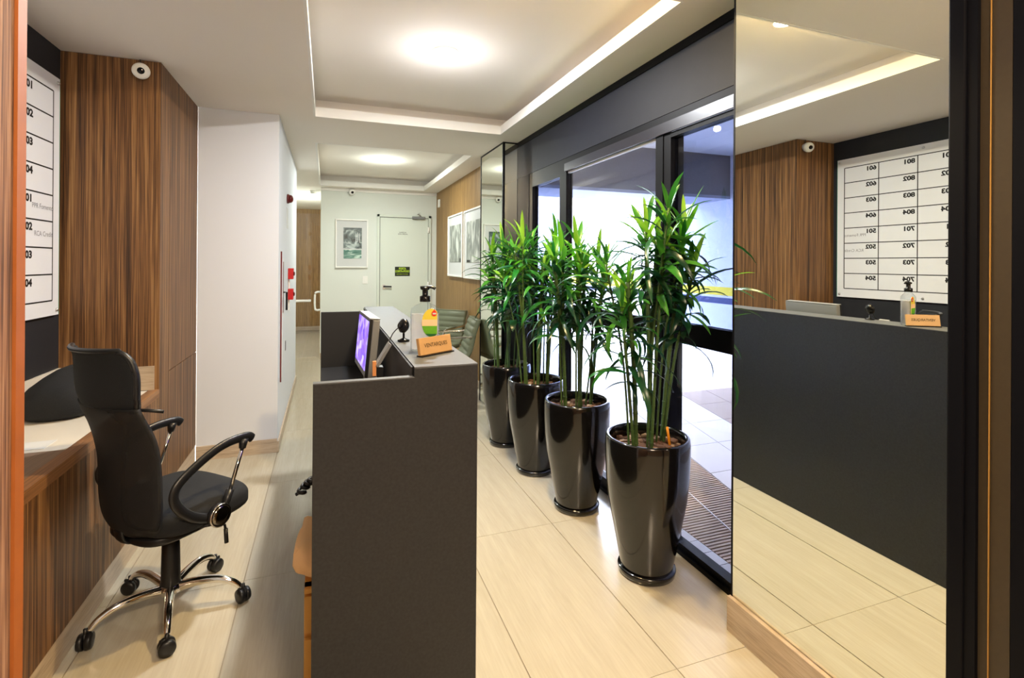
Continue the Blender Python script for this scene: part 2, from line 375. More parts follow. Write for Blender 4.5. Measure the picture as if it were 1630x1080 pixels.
sbox('trim_3', 'skirting_tile', -.852, -.334, 4.088, 4.099, 0.001, .10)
sbox('trim_4', 'skirting_tile', -.333, -.322, 4.088, 6.41, 0.001, .08)
# directory board
bd = thing('directory_board', 'white acrylic directory board with a black grid of room numbers on the navy wall', 'board', (XL, 2.5, 1.127))
shape('panel', 'white_board', XL+.012, XL+.02, 1.9175, 3.203, 1.127, 2.317, parent=bd)
shape('edge', 'board_edge', XL+.012, XL+.0205, 3.203, 3.206, 1.127, 2.317, parent=bd, label='green-tinted acrylic edge')
b = MB(); g1, g0 = 2.239, 1.201; yr = 3.1395; cw = .2897; h8 = (g1-g0)/8; L = .0034
for r in range(9): b.box(XL+.02, XL+.0206, yr-4*cw, yr, g0+r*h8-L, g0+r*h8+L)
for c in range(5): b.box(XL+.02, XL+.0206, yr-c*cw-L, yr-c*cw+L, g0, g1)
b.build('grid_lines', 'ink', bd)
cols = [['601', '602', '603', '604', '501', '502', '503', '504'], ['801', '802', '803', '804', '701', '702', '703', '704'], ['1001', '1002', '1003', '1004', '901', '902', '903', '904'], ['1201', '1202', '1203', '1204', '1101', '1102', '1103', '1104']]
it = []
for c, nums in enumerate(cols):
    for r, s_ in enumerate(nums): it.append((s_, plane_mtx((XL+.0207, yr-(c+1)*cw+.018, g1-r*h8-.05), (0, 1, 0), (0, 0, 1))))
text('room_number', it, .047, 'ink', None, bd, bold=.0022, sx=1.22)
text('tenant_name', [('PPR Fomento', plane_mtx((XL+.0207, yr-cw+.1, g1-4*h8-.075), (0, 1, 0), (0, 0, 1))), ('RCA Credit', plane_mtx((XL+.0207, yr-cw+.12, g1-5*h8-.075), (0, 1, 0), (0, 0, 1)))], .034, 'grey_ink', None, bd)
for y in (3.18, 2.52):
    for z in (2.29, 1.152): MB().lathe([(.009, 0), (.009, .006), (.004, .01)], (XL+.02, y, z), 12, 'x').build('standoff_screw', 'steel', bd, smooth=True)
# security cameras
def seccam(loc, label, s=1, d=(.25, -1, -.25)):
    t = thing('security_camera', label, 'camera', loc)
    dv = Vector(d).normalized(); rot = dv.to_track_quat('Z', 'Y').to_matrix().to_4x4(); mm = Matrix.Translation(loc) @ rot @ Matrix.Scale(s, 4)
    MB().lathe([(.02, -.034), (.036, -.03), (.041, -.01), (.041, .012), (.036, .022), (.018, .026)], n=28, mtx=mm).build('housing', 'white_plastic', t, smooth=True)
    MB().lathe([(.017, .0262), (.0165, .03), (.009, .032)], n=24, mtx=mm).build('lens', 'glass_dark_lens', t, smooth=True)
    MB().lathe([(.03, -.05), (.03, -.036), (.014, -.03)], n=24, mtx=mm).build('mount', 'white_plastic', t, smooth=True)
    return t
sc = seccam((-.9314, 3.205, 2.408), 'white round security camera on the dark wood cabinet face near the ceiling', 1.0)
MB().tube([(-.95, 3.252, 2.483), (-.94, 3.247, 2.45), (-.935, 3.24, 2.43)], .003, 6).build('cable', 'black_plastic', sc)
seccam((.342, 7.80, 2.43), 'small white security camera above the framed waterfall picture on the back wall', 1.1, (.2, -1, -.3))
# ------------------------------------------------------------------ back wall + hall
sbox('wall_back', 'hall_white', -.085, 1.7, 7.857, 7.95, 0, ZC)
sbox('wall_back_side', 'hall_white', -.085, .0, 7.95, 11.2, 0, ZC)
sbox('wall_far', 'far_wood', -3.1, -.085, 11.2, 11.3, .08, ZC)
sbox('baseboard_far', 'skirting_tile', -3.1, -.085, 11.19, 11.3, 0.001, .08)
sbox('wall_corridor', 'hall_white', -3.2, -3.1, 5.9, 11.3, 0, ZC)
sbox('wall_corridor_front', 'hall_white', -3.1, -.856, 6.31, 6.41, 0, ZC)
sbox('wall_right', 'far_wood', 1.608, 1.70, 4.975, 7.857, 0.08, ZC)
sbox('baseboard_right', 'skirting_tile', 1.598, 1.70, 4.976, 7.857, 0.001, .08)
sbox('baseboard_back', 'skirting_tile', -.084, .695, 7.845, 7.857, 0.001, .08)
sbox('trim_5', 'lip_white', -.085, 1.607, 7.835, 7.857, 2.44, ZC-.001)
d = struct('door_2', (1.1, 7.85, 0))
b = MB(); b.box(.705, .745, 7.825, 7.858, 0, 2.125); b.box(1.48, 1.52, 7.825, 7.858, 0, 2.125); b.box(.705, 1.52, 7.825, 7.858, 2.085, 2.125)
b.build('door_frame', 'door_white', d, bevel=.003)
shape('door_leaf', 'door_white', .752, 1.474, 7.835, 7.857, .01, 2.078, parent=d, bevel=.002)
b = MB(); b.box(.742, .755, 7.842, 7.85, 0, 2.083); b.box(1.471, 1.484, 7.842, 7.85, 0, 2.083); b.box(.742, 1.484, 7.842, 7.85, 2.073, 2.09)
b.build('shadow_gap', 'ink', d)
b = MB(); b.tube([(.80, 7.80, 1.04), (.92, 7.80, 1.035)], .011, 10); b.tube([(.81, 7.835, 1.04), (.81, 7.80, 1.04)], .011, 10)
b.build('lever_handle', 'black_plastic', d, smooth=True)
shape('lock_plate', 'steel', .79, .83, 7.829, 7.836, 1.0, 1.07, parent=d)
b = MB(); b.box(1.22, 1.42, 7.78, 7.83, 2.065, 2.105)
b.build('door_closer', 'grey_case', d, bevel=.008)
b = MB(); b.tube([(1.36, 7.80, 2.11), (1.30, 7.76, 2.14), (1.34, 7.82, 2.16)], .008, 6); b.build('closer_arm', 'steel', d)
for z in (1.90, 1.06): MB().lathe([(.012, -.045), (.016, -.043), (.016, .043), (.012, .045)], (1.478, 7.82, z), 12).build('hinge', 'white_plastic', d, smooth=True)
shape('sign_plate', 'sign_black', .972, 1.196, 7.830, 7.8345, 1.195, 1.335, parent=d, label='black fire door sign with yellow-green lettering')
bt = plane_mtx((1.084, 7.8295, 1.293), (1, 0, 0), (0, 0, 1))
text('sign_text', [('PORTA', bt), ('CORTA-FOGO', plane_mtx((1.084, 7.8295, 1.252), (1, 0, 0), (0, 0, 1)))], .044, 'sign_green', None, d, 'CENTER', bold=.002, sx=.75)
text('sign_text', 'MANTENHA FECHADA', .024, 'sign_green', plane_mtx((1.084, 7.8295, 1.215), (1, 0, 0), (0, 0, 1)), d, 'CENTER', sx=.7)
text('door_lettering', [('SAÍDA', plane_mtx((1.088, 7.834, 1.85), (1, 0, 0), (0, 0, 1))), ('ESCADA', plane_mtx((1.088, 7.834, 1.825), (1, 0, 0), (0, 0, 1)))], .024, 'ink', None, d, 'CENTER', sx=1.6)
# framed seascape
def frame_y(name, label, x0, x1, z0, z1, y, dp=.035, fw=.018):
    t = thing(name, label, 'picture', ((x0+x1)/2, y, z0)); b = MB()
    b.box(x0, x0+fw, y-dp, y-.001, z0, z1); b.box(x1-fw, x1, y-dp, y-.001, z0, z1); b.box(x0+fw, x1-fw, y-dp, y-.001, z0, z0+fw); b.box(x0+fw, x1-fw, y-dp, y-.001, z1-fw, z1)
    b.build('frame', 'white_plastic', t, bevel=.002); shape('mat_board', 'paper', x0+fw, x1-fw, y-.015, y-.002, z0+fw, z1-fw, parent=t); return t
p = frame_y('framed_picture', 'white-framed teal waterfall photograph on the back wall left of the door', .117, .575, 1.318, 2.032, 7.857)
shape('photo', 'photo_teal', .228, .488, 7.838, 7.843, 1.60, 1.91, parent=p)
shape('photo', 'photo_sea', .232, .484, 7.838, 7.843, 1.455, 1.60, parent=p)
b = MB()
for x, z in ((.40, 1.68), (.425, 1.70), (.452, 1.69)): b.box(x, x+.008, 7.8365, 7.838, z, z+.14)
b.box(.232, .484, 7.8365, 7.838, 1.585, 1.60); b.build('photo', 'paper', p)
def sw(loc, lab):
    t = thing('light_switch', lab, 'switch', loc)
    shape('plate', 'white_plastic', loc[0]-.037, loc[0]+.037, loc[1]-.008, loc[1]-.001, loc[2]-.057, loc[2]+.057, parent=t, bevel=.003)
    shape('rocker', 'white_plastic', loc[0]-.012, loc[0]+.012, loc[1]-.012, loc[1]-.008, loc[2]-.022, loc[2]+.022, parent=t, bevel=.002)
sw((.538, 7.857, 1.137), 'white light switch low on the back wall beside the fire door')
# pictures on right wooden wall (plane x=1.608)
def frame_x(label, y0, y1, z0, z1, ph, dark):
    x = 1.608; fw = .02; dp = .04; t = thing('framed_picture', label, 'picture', (x, (y0+y1)/2, z0)); b = MB()
    b.box(x-dp, x-.001, y0, y0+fw, z0, z1); b.box(x-dp, x-.001, y1-fw, y1, z0, z1); b.box(x-dp, x-.001, y0+fw, y1-fw, z0, z0+fw); b.box(x-dp, x-.001, y0+fw, y1-fw, z1-fw, z1)
    b.build('frame', 'white_plastic', t, bevel=.002); shape('mat_board', 'paper', x-.025, x-.002, y0+fw, y1-fw, z0+fw, z1-fw, parent=t)
    shape('photo', ph, x-.03, x-.0255, y0+.11, y1-.11, z0+.19, z1-.14, parent=t)
    shape('photo', 'ink', x-.0315, x-.0302, dark[0], dark[1], dark[2], dark[3], parent=t)
frame_x('white-framed grey forest photograph on the wood wall, nearer the back wall', 6.10, 6.90, 1.22, 2.035, 'photo_grey', (6.215, 6.25, 1.415, 1.46))
frame_x('white-framed grey rock photograph on the wood wall, beside the mirrored column', 5.15, 6.03, 1.215, 2.03, 'photo_grey_rock', (5.76, 5.90, 1.41, 1.435))
shape('wall_sensor', 'white_plastic', 1.585, 1.607, 7.58, 7.66, 2.24, 2.36, bevel=.004); tag(bpy.data.objects['wall_sensor'], 'small white sensor high on the wood wall beside the back corner', 'sensor')
# fire equipment on the side of the white wall (x=-.334)
X = -.334
hc = thing('fire_cabinet', 'tall white fire equipment cabinet with red strip on the side of the white wall', 'cabinet', (X, 4.55, .48))
b = MB(); b.box(X+.001, X+.01, 4.29, 4.30, .47, 1.48); b.build('side_edge', 'dark_red', hc)
shape('door_panel', 'white_wall', X, X+.014, 4.312, 4.80, .5, 1.44, parent=hc, bevel=.002)
shape('red_strip', 'dark_red', X+.014, X+.016, 4.33, 4.40, 1.0, 1.40, parent=hc)
MB().tube([(X+.016, 4.36, 1.16), (X+.04, 4.36, 1.16), (X+.04, 4.36, 1.02)], .008, 6).build('latch', 'black_plastic', hc)
shape('label_plate', 'ink', X+.0145, X+.016, 4.60, 4.66, .66, .74, parent=hc)
def redbox(z, lab):
    t = thing('fire_call_point', lab, 'alarm', (X, 5.15, z-.045), group=None)
    shape('box', 'red_plastic', X, X+.045, 5.09, 5.20, z-.05, z+.05, parent=t, bevel=.004)
    MB().lathe([(.02, 0), (.02, .006), (.012, .012)], (X+.045, 5.145, z), 16, 'x').build('button', 'dark_red', t, smooth=True)
redbox(1.29, 'red fire call point on the white side wall, upper of two'); redbox(1.10, 'red fire call point on the white side wall, lower of two')
b = MB(); b.box(X, X+.012, 5.14, 5.155, .95, 1.05); b.box(X, X+.012, 5.14, 5.155, 1.152, 1.238); b.build('conduit', 'white_plastic'); tag(bpy.data.objects['conduit'], 'thin white conduit running between the two red call points', 'conduit')
t = thing('fire_siren', 'dark red domed fire siren high on the white side wall', 'alarm', (X, 4.92, 1.92))
MB().lathe([(.042, 0), (.042, .012), (.038, .02)], (X, 4.92, 1.96), 24, 'x').build('base', 'dark_red', t, smooth=True)
MB().lathe([(.036, .0205), (.034, .035), (.022, .048), (.008, .052)], (X, 4.92, 1.96), 24, 'x').build('dome', 'dark_red', t, smooth=True)
shape('wall_notice', 'paper', X, X+.003, 4.86, 5.05, 1.70, 1.88); tag(bpy.data.objects['wall_notice'], 'pale paper notice under the fire siren', 'sign')
# glass gate and D handle in the corridor
t = thing('glass_door', 'clear glass corridor door with white bar and white loop handle', 'door', (-.25, 7.9, 0))
shape('glass_pane', 'pane_clear', -1.0, -.10, 7.895, 7.905, .02, 2.1, parent=t)
MB().tube([(-.95, 7.87, .84), (-.21, 7.87, .84)], .018, 10).tube([(-.9, 7.9, .84), (-.9, 7.86, .84)], .012, 8).tube([(-.25, 7.9, .84), (-.25, 7.86, .84)], .012, 8).build('push_bar', 'white_plastic', t, smooth=True)
MB().tube([(-.09, 7.89, .965), (-.13, 7.84, .965), (-.155, 7.84, .93), (-.155, 7.84, .74), (-.13, 7.84, .705), (-.09, 7.89, .705)], .014, 10, 4).build('handle', 'white_plastic', t, smooth=True)
# ------------------------------------------------------------------ mirrored columns
col = sbox('wall_mirror_column', 'black_frame', XM+.012, 1.75, .60, 1.532, .13, ZC)
mr = thing('wall_mirror', 'tall frameless wall mirror beside the dark door frame reflecting the reception counter', 'mirror', (XM, 1.18, .13))
shape('mirror_glass', 'mirror_glass', XM, XM+.01, .80, 1.532, .135, ZC-.002, parent=mr)
shape('mirror_edge', 'black_frame', XM-.001, XM+.011, 1.532, 1.540, .13, ZC-.002, parent=mr)
sk = sbox('baseboard_mirror', 'skirting_tile', 1.449, 1.75, .60, 1.542, .001, .131)
pc = sbox('wall_pillar', 'black_frame', 1.487, 1.70, 4.292, 4.974, .0, ZC)
mr = thing('wall_mirror', 'narrow full-height mirror cladding the column behind the farthest plant', 'mirror', (1.475, 4.6, 0))
shape('mirror_glass', 'mirror_glass', 1.475, 1.486, 4.294, 4.965, .01, ZC-.012, parent=mr)
shape('mirror_glass', 'mirror_glass', 1.49, 1.608, 4.28, 4.29, .01, ZC-.012, parent=mr)
b = MB(); b.box(1.470, 1.490, 4.276, 4.294, .0, ZC-.001); b.box(1.471, 1.487, 4.965, 4.978, 0, ZC-.001); b.box(1.471, 1.487, 4.29, 4.97, ZC-.012, ZC-.001); b.box(1.487, 1.608, 4.277, 4.291, ZC-.012, ZC-.001)
b.build('mirror_edge', 'black_frame', mr)
# ------------------------------------------------------------------ storefront
hd = struct('wall_header', (XG, 2.9, 2.16))
shape('header_panel', 'header_slate', XG, 1.74, 1.53, 4.291, 2.16, 2.44, parent=hd)
shape('header_shade_strip', 'black_frame', XG-.004, 1.74, 1.53, 4.275, 2.441, ZC-.001, parent=hd)  # black strip standing in for the shadow along the header's top
shape('side_panel', 'header_slate', XG, 1.70, 4.003, 4.276, .0, 2.159, parent=hd)
ds = struct('door_1', (1.64, 2.76, 0))
A, B_ = XG+.003, XG+.055
shape('head_rail', 'black_frame', A, B_, 1.54, 4.0, 2.10, 2.159, parent=ds)
shape('operator_cover', 'frame_sheen', A-.012, A, 1.54, 3.30, 2.062, 2.118, parent=ds, label='glossy dark door operator cover')
shape('top_track', 'frame_sheen', A+.002, B_-.01, 2.24, 3.29, 2.065, 2.098, parent=ds)
shape('lower_track', 'porch_white', A+.012, B_-.02, 2.24, 3.29, 2.05, 2.063, parent=ds)
shape('stile', 'black_frame', A, B_, 2.176, 2.236, .02, 2.10, parent=ds); shape('stile', 'black_frame', A+.004, B_+.03, 2.117, 2.172, .02, 2.06, parent=ds)
shape('stile', 'black_frame', A, B_, 3.292, 3.40, .02, 2.10, parent=ds)
shape('mid_rail', 'black_frame', A+.005, B_, 2.238, 3.29, 1.017, 1.112, parent=ds); shape('bottom_rail', 'black_frame', A+.005, B_, 2.238, 3.29, .02, .08, parent=ds)
shape('threshold', 'black_frame', A-.01, B_+.01, 1.54, 4.0, 0.001, .022, parent=ds)
shape('glass_pane', 'pane_clear', 1.635, 1.641, 2.237, 3.291, 1.113, 2.06, parent=ds); shape('glass_pane', 'pane_clear', 1.635, 1.641, 2.237, 3.291, .08, 1.016, parent=ds)
w1 = struct('window_1', (1.64, 1.8, 0))
shape('top_rail', 'black_frame', A+.002, B_, 1.54, 2.116, 2.036, 2.062, parent=w1); shape('mid_rail', 'black_frame', A+.002, B_, 1.54, 2.116, 1.017, 1.115, parent=w1)
shape('bottom_rail', 'black_frame', A+.002, B_, 1.54, 2.116, .022, .05, parent=w1)
shape('glass_pane', 'pane_tint', 1.64, 1.646, 1.54, 2.118, 1.115, 2.036, parent=w1); shape('glass_pane', 'pane_clear', 1.64, 1.646, 1.54, 2.118, .05, 1.017, parent=w1)
w2 = struct('window_2', (1.64, 3.7, 0))
shape('stile', 'black_frame', A, B_, 3.93, 4.002, .02, 2.10, parent=w2); shape('top_rail', 'black_frame', A, B_, 3.40, 3.93, 2.04, 2.10, parent=w2)
shape('mid_rail', 'black_frame', A, B_, 3.40, 3.93, 1.017, 1.112, parent=w2); shape('bottom_rail', 'black_frame', A, B_, 3.40, 3.93, .02, .08, parent=w2)
shape('glass_pane', 'pane_tint', 1.638, 1.644, 3.40, 3.93, 1.112, 2.04, parent=w2); shape('glass_pane', 'pane_tint', 1.638, 1.644, 3.40, 3.93, .08, 1.017, parent=w2)
# ------------------------------------------------------------------ outside
ex = sbox('floor_outside', 'concrete', 1.66, 5.2, -1.5, 15, -.08, -.012)
we = struct('wall_outside', (4.7, 5, 0)); WX = 4.649
shape('stucco_wall', 'stucco', WX, WX+.2, -1.5, 15, -.01, 3.0, parent=we)
shape('yellow_stripe', 'stripe_yellow', WX-.004, WX, -1.5, 11, 1.013, 1.12, parent=we); shape('navy_stripe', 'stripe_navy', WX-.004, WX, -1.5, 11, .91, .985, parent=we)
shape('kerb', 'concrete', WX-.1, WX-.001, -1.5, 15, -.01, .03, parent=we)
sbox('ceiling_outside', 'porch_white', 1.76, 4.849, -1.5, 4.94, 2.735, 2.8)
bm_ = struct('wall_outside_beam', (3.2, 5, 2.28)); shape('beam_face', 'asphalt_stucco', 1.71, WX, 4.936, 5.0, 2.24, 2.80, parent=bm_); shape('beam_soffit', 'beam_soffit', 1.71, WX, 4.936, 5.6, 2.205, 2.24, parent=bm_)
sbox('wall_outside_end', 'stucco', 1.66, 4.85, 15, 15.2, -.01, 3.0)
sbox('wall_facade', 'stucco', 1.705, 1.80, 4.30, 15, -.01, 2.735)
sbox('wall_facade_near', 'stucco', 1.755, 1.86, -1.5, 1.50, -.01, 2.735)
sbox('wall_outside_near', 'stucco', 1.66, 4.85, -1.7, -1.5, -.01, 2.735)
# grey and brown pavers, laid at a slight angle
pv = struct('floor_pavers', (2.4, 3.0, 0)); SL = .24
def pmk(c): return MB().poly([(.003, .003, -.004), (.367, .003, -.004), (.367+SL*.454, .457, -.004), (.003+SL*.454, .457, -.004)], (0, 0, .010)).mesh('paver', c)
pmesh = {c: pmk(c) for c in ('paver_grey', 'paver_brown')}
for i in range(0, 6):
    for j in range(-7, 4):
        y = 2.74+.46*j; x = 2.364+SL*(y-2.496)+.37*i+.006
        if x > 4.2 or y < .5: continue
        o = bpy.data.objects.new('paver', pmesh['paver_brown' if i >= 2 else 'paver_grey']); C.objects.link(o); o.parent = pv
        o.location = Vector((x, y, -.008))-pv.location
gr = thing('drain_grating', 'brown ribbed floor grating strip outside the glass door', 'grating', (2.0, 2.4, 0))
xc = lambda y: 2.002+.2*(y-2.112); xu = lambda y: 2.360+SL*(y-2.496)
for lo, hi in ((lambda y: 1.776, lambda y: xc(y)-.004), (lambda y: xc(y)+.004, lambda y: xu(y)-.004)):
    b = MB(); y = .9
    while y < 3.6:
        b.box(lo(y), max(lo(y)+.02, hi(y)), y, y+.014, -.006, .004); y += .024
    o = b.build('slat_row', 'grating_brown', gr); o['kind'] = 'stuff'
b = MB(); b.poly([(xc(.9)-.003, .9, -.006), (xc(.9)+.003, .9, -.006), (xc(3.6)+.003, 3.6, -.006), (xc(3.6)-.003, 3.6, -.006)], (0, 0, .012)); b.build('divider', 'porch_white', gr)
b = MB(); b.poly([(1.776, .9, -.0105), (xu(.9), .9, -.0105), (xu(3.6), 3.6, -.0105), (1.776, 3.6, -.0105)], (0, 0, .004)); b.build('tray', 'paver_brown', gr)
for j in range(-4, 22):
    yy = 1.25+.105*j
    if yy < .9 or yy > 3.5: continue
    MB().box(1.678, 1.772, yy, yy+.101, -.010, .004).build('threshold_tile', 'paver_grey', pv)
# ------------------------------------------------------------------ doorway the camera looks through
sbox('wall_front_left', 'white_wall', XL-.1, -.38, .74, .829, 0, ZC)
dj = struct('door_3', (-.36, .5, 0))
shape('jamb_panel', 'jamb_wood', -.38, -.368, -.4, .808, 0, 2.6, parent=dj); shape('jamb_edge_strip', 'jamb_edge', -.38, -.3645, .809, .829, 0, 2.6, parent=dj)
sbox('wall_front_top', 'white_wall', -.36, 1.75, .70, .829, 2.484, 2.66)
df = struct('trim_6', (1.45, .7, 0))
shape('frame_post', 'black_frame', 1.435, XM+.011, .770, .806, 0, ZC, parent=df, bevel=.004)
shape('frame_post', 'black_frame', 1.44, XM+.011, .748, .7695, 0, ZC, parent=df)
shape('bronze_panel', 'bronze_frame', 1.45, XM+.011, .728, .7475, 0, ZC, parent=df)
shape('gold_glint', 'gold_glint', 1.447, XM, .7262, .7273, 0, ZC, parent=df)  # light reflected at the panel seam, painted as a thin gold strip
shape('bronze_panel', 'bronze_frame', 1.45, XM+.011, .688, .725, 0, ZC, parent=df)
shape('black_panel', 'black_frame', 1.45, XM+.011, .4, .687, 0, ZC, parent=df)
# vestibule behind the camera
sbox('wall_vestibule_left', 'jamb_wood', -2.0, -1.9, -3, .74, 0, 2.66); sbox('wall_vestibule_right', 'vestibule_wall', 2.2, 2.3, -3, .60, 0, 2.66)
sbox('wall_vestibule_back', 'vestibule_wall', -2, 2.3, -3.1, -3, 0, 2.66); sbox('ceiling_vestibule', 'ceiling_white', -2, 2.3, -3, .72, 2.66, 2.7)
sbox('wall_vestibule_stub', 'vestibule_wall', 1.47, 2.3, .50, .60, 0, 2.66)
sbox('floor_vestibule', 'floor_tile', 1.66, 2.3, -3, .60, -.06, 0)
# ------------------------------------------------------------------ ceiling lamps
def downlight(x, y, z, lab, r=.06):
    t = thing('ceiling_downlight', lab, 'lamp', (x, y, z))
    MB().lathe([(r+.018, 0), (r+.018, -.008), (r+.004, -.014), (r, -.006)], (x, y, z), 32, cap=False).build('trim_ring', 'white_plastic', t, smooth=True)
    MB().lathe([(.001, -.010), (r*.6, -.010), (r, -.007), (r, -.001)], (x, y, z), 32).build('diffuser', 'lamp_glow', t, smooth=True)
downlight(.646, 2.93, 2.642, 'bright round downlight in the near ceiling tray')
downlight(.64, 6.3, 2.642, 'round downlight in the far ceiling tray, over the back hall', .04)
t = thing('smoke_detector', 'tiny white smoke detector on the corridor ceiling near the back wall', 'sensor', (-.2, 8.3, ZC-.03))
MB().lathe([(.02, -.04), (.045, -.03), (.05, -.012), (.05, 0)], (-.2, 8.3, ZC-.001), 24).build('housing', 'white_plastic', t, smooth=True)
# ------------------------------------------------------------------ reception counter
ct = thing('reception_counter', 'long dark grey reception counter with raised customer ledge', 'counter', (.19, 2.37, 0))
x0, x1, x2, y0, y1, zl, zh = -.031, .226, .404, 1.383, 3.361, 1.09, 1.116
shape('ledge_body', 'laminate_dark', x1, x2, y0+.0241, y1, .001, zh-.003, parent=ct)
shape('ledge_top', 'laminate_top', x1, x2, y0, y1, zh-.0028, zh, parent=ct)
MB().poly([(x0, y0, .001), (x2, y0, .001), (x2, y0, zh-.003), (x1, y0, zh-.003), (x1, y0, zl-.002), (x0, y0, zl-.002)], (0, .024, 0)).build('end_panel', 'laminate_dark', ct, bevel=.001)
shape('end_panel_top', 'laminate_top', x0, x1-.001, y0, y0+.024, zl-.0018, zl, parent=ct)
shape('end_panel', 'laminate_dark', x0, x1-.001, y1-.024, y1, .001, zl, parent=ct, bevel=.001)
shape('inner_face', 'laminate_inner', x1-.006, x1-.0005, y0+.025, y1-.032, .751, zh-.004, parent=ct); shape('inner_face', 'laminate_inner', x0+.002, x1-.007, y1-.031, y1-.0245, .751, zl-.001, parent=ct)
shape('worktop', 'laminate_inner', x0+.005, x1-.007, y0+.025, y1-.032, .725, .75, parent=ct)
# hand gel bottle
bt = thing('soap_bottle', 'clear pump bottle of hand gel with black pump on the counter ledge', 'bottle', (.300, 1.640, zh), R(-14))
def sq(hx, hy, z): return (hx, hy, z)
def bottle(off, zs):
    b = MB(); n = 32; v = []
    for hx, hy, z in zs:
        e = 4 if hx > .03 else 2
        for i in range(n):
            a = 2*PI*i/n; ca, sa = math.cos(a), math.sin(a)
            v.append(((hx-off)*math.copysign(abs(ca)**(2/e), ca), (hy-off)*math.copysign(abs(sa)**(2/e), sa), z))
    f = [(k*n+i, k*n+(i+1) % n, (k+1)*n+(i+1) % n, (k+1)*n+i) for k in range(len(zs)-1) for i in range(n)]
    f += [tuple(range(n))[::-1], tuple((len(zs)-1)*n+i for i in range(n))]
    return b.add(v, f)
bottle(0, [(.041, .020, .001), (.0455, .023, .006), (.0455, .023, .125), (.043, .022, .137), (.03, .02, .147), (.015, .015, .153), (.0135, .0135, .163)]).build('shell', 'bottle_shell', bt, smooth=True, local=True)
bottle(.0015, [(.041, .020, .004), (.0455, .023, .009), (.0455, .023, .118), (.045, .0225, .119)]).build('gel', 'gel', bt, smooth=True, local=True)
b = MB(); b.lathe([(.017, .158), (.017, .175), (.013, .177), (.009, .178), (.009, .195), (.014, .197), (.015, .203), (.008, .206)], n=24); b.tube([(-.015, 0, .203), (.02, 0, .205), (.033, 0, .199)], (.008, .005), 10, 3)
b.build('pump', 'pump_black', bt, smooth=True, local=True)
yb = -.0243
def lab_poly(pts, m, dy=0): MB().poly([(x, yb-dy, z) for x, z in pts], (0, .0008, 0)).build('label', m, bt, local=True)
el = [(.022+.030*math.cos(a), .092+.045*math.sin(a)) for a in [i*2*PI/28 for i in range(28)]]
clampx = lambda P: [(min(x, .040), z) for x, z in P]
lab_poly(clampx(el), 'label_yellow'); lab_poly(clampx([(x, z) for x, z in el if z < .108]), 'label_peach', .0009)
lab_poly(clampx([(x, z) for x, z in el if z < .082]), 'label_green', .0018); lab_poly(clampx([(x, z) for x, z in el if z < .062]), 'label_leaf', .0027)
lab_poly([(.031+.008*math.cos(a), .122+.009*math.sin(a)+(.006 if abs(a-PI/2) < .2 else 0)) for a in [i*2*PI/24 for i in range(24)]], 'label_red', .0027)
lab_poly([(.026, .119), (.037, .119), (.037, .124), (.026, .124)], 'paper', .0036)
# sign block
sg = thing('desk_sign', 'small amber wooden desk sign with engraved lettering in front of the gel bottle', 'sign', (.322, 1.560, zh), R(33))
mg = Matrix.Rotation(R(-12), 4, 'X')
MB().box(-.068, .068, -.004, .008, .004, .056, mg).build('block', 'amber_wood', sg, bevel=.001, local=True)
MB().box(-.069, .069, -.010, .014, 0.0003, .004).build('foot', 'pump_black', sg, local=True)
text('lettering', 'VENTARQUES', .0165, 'amber_ink', mg @ plane_mtx((0, -.0045, .026), (1, 0, 0), (0, 0, 1)), sg, 'CENTER', sx=.95, bold=.0003)
# webcam
wc = thing('webcam', 'small glossy black webcam on a round foot on the counter ledge', 'webcam', (.262, 1.85, zh), R(200))
MB().lathe([(.021, .0005), (.022, .005), (.012, .009), (.004, .013), (.004, .03)], n=24).build('foot', 'pump_black', wc, smooth=True, local=True)
mw = Matrix.Translation((0, 0, .056)) @ Matrix.Rotation(R(80), 4, 'Y') @ Matrix.Scale(1.15, 4)
MB().lathe([(.002, -.014), (.014, -.012), (.022, -.004), (.022, .006), (.013, .013)], n=24, mtx=mw).build('body', 'pump_black', wc, smooth=True, local=True)
MB().lathe([(.012, .0131), (.011, .016), (.006, .017)], n=20, mtx=mw).build('lens', 'glass_dark_lens', wc, smooth=True, local=True)
cbm = MB().tube([(0, 0, .05), (.012, -.012, .05), (.03, -.022, .03), (.045, -.02, .006), (.055, -.012, .002)], .002, 6, 5); cbm.build('cable', 'black_plastic', wc, local=True, smooth=True)
# monitor
mo = thing('computer_monitor', 'small desktop monitor with purple screen behind the counter ledge', 'monitor', (.178, 2.26, .75), R(3))
tm = Matrix.Translation((0, 0, .312)) @ Matrix.Rotation(R(5), 4, 'Y')
MB().box(-.022, .006, -.18, .18, -.125, .108, tm).build('casing', 'grey_case', mo, bevel=.004, local=True)
MB().box(-.034, -.0222, -.178, .178, -.122, .109, tm).build('bezel', 'black_plastic', mo, bevel=.001, local=True)
MB().box(-.0352, -.0342, -.163, .163, -.098, .098, tm).build('screen', 'screen_purple', mo, local=True)
MB().box(-.034, .006, -.178, .178, .1092, .113, tm).build('top_edge', 'grey_case', mo, local=True)
MB().box(-.022, .0, -.04, .04, .01, .25).build('stand', 'black_plastic', mo, local=True)
MB().pad((-.03, 0), .06, .10, .0005, .012, 3, .004).build('base', 'black_plastic', mo, smooth=True, local=True)
cr = thing('card_reader', 'slim grey desk device leaning on a black stand behind the ledge', 'device', (.155, 1.80, .75))
MB().poly([(.005, -.012, .295), (.05, -.012, .37), (.058, -.012, .364), (.014, -.012, .290)], (0, .05, 0)).build('body', 'grey_case', cr, local=True)
MB().box(.008, .03, -.01, .03, .0, .29).build('stand', 'black_plastic', cr, local=True)
MB().box(-.005, .007, -.006, .006, .26, .31).build('clip', 'orange_plastic', cr, local=True)
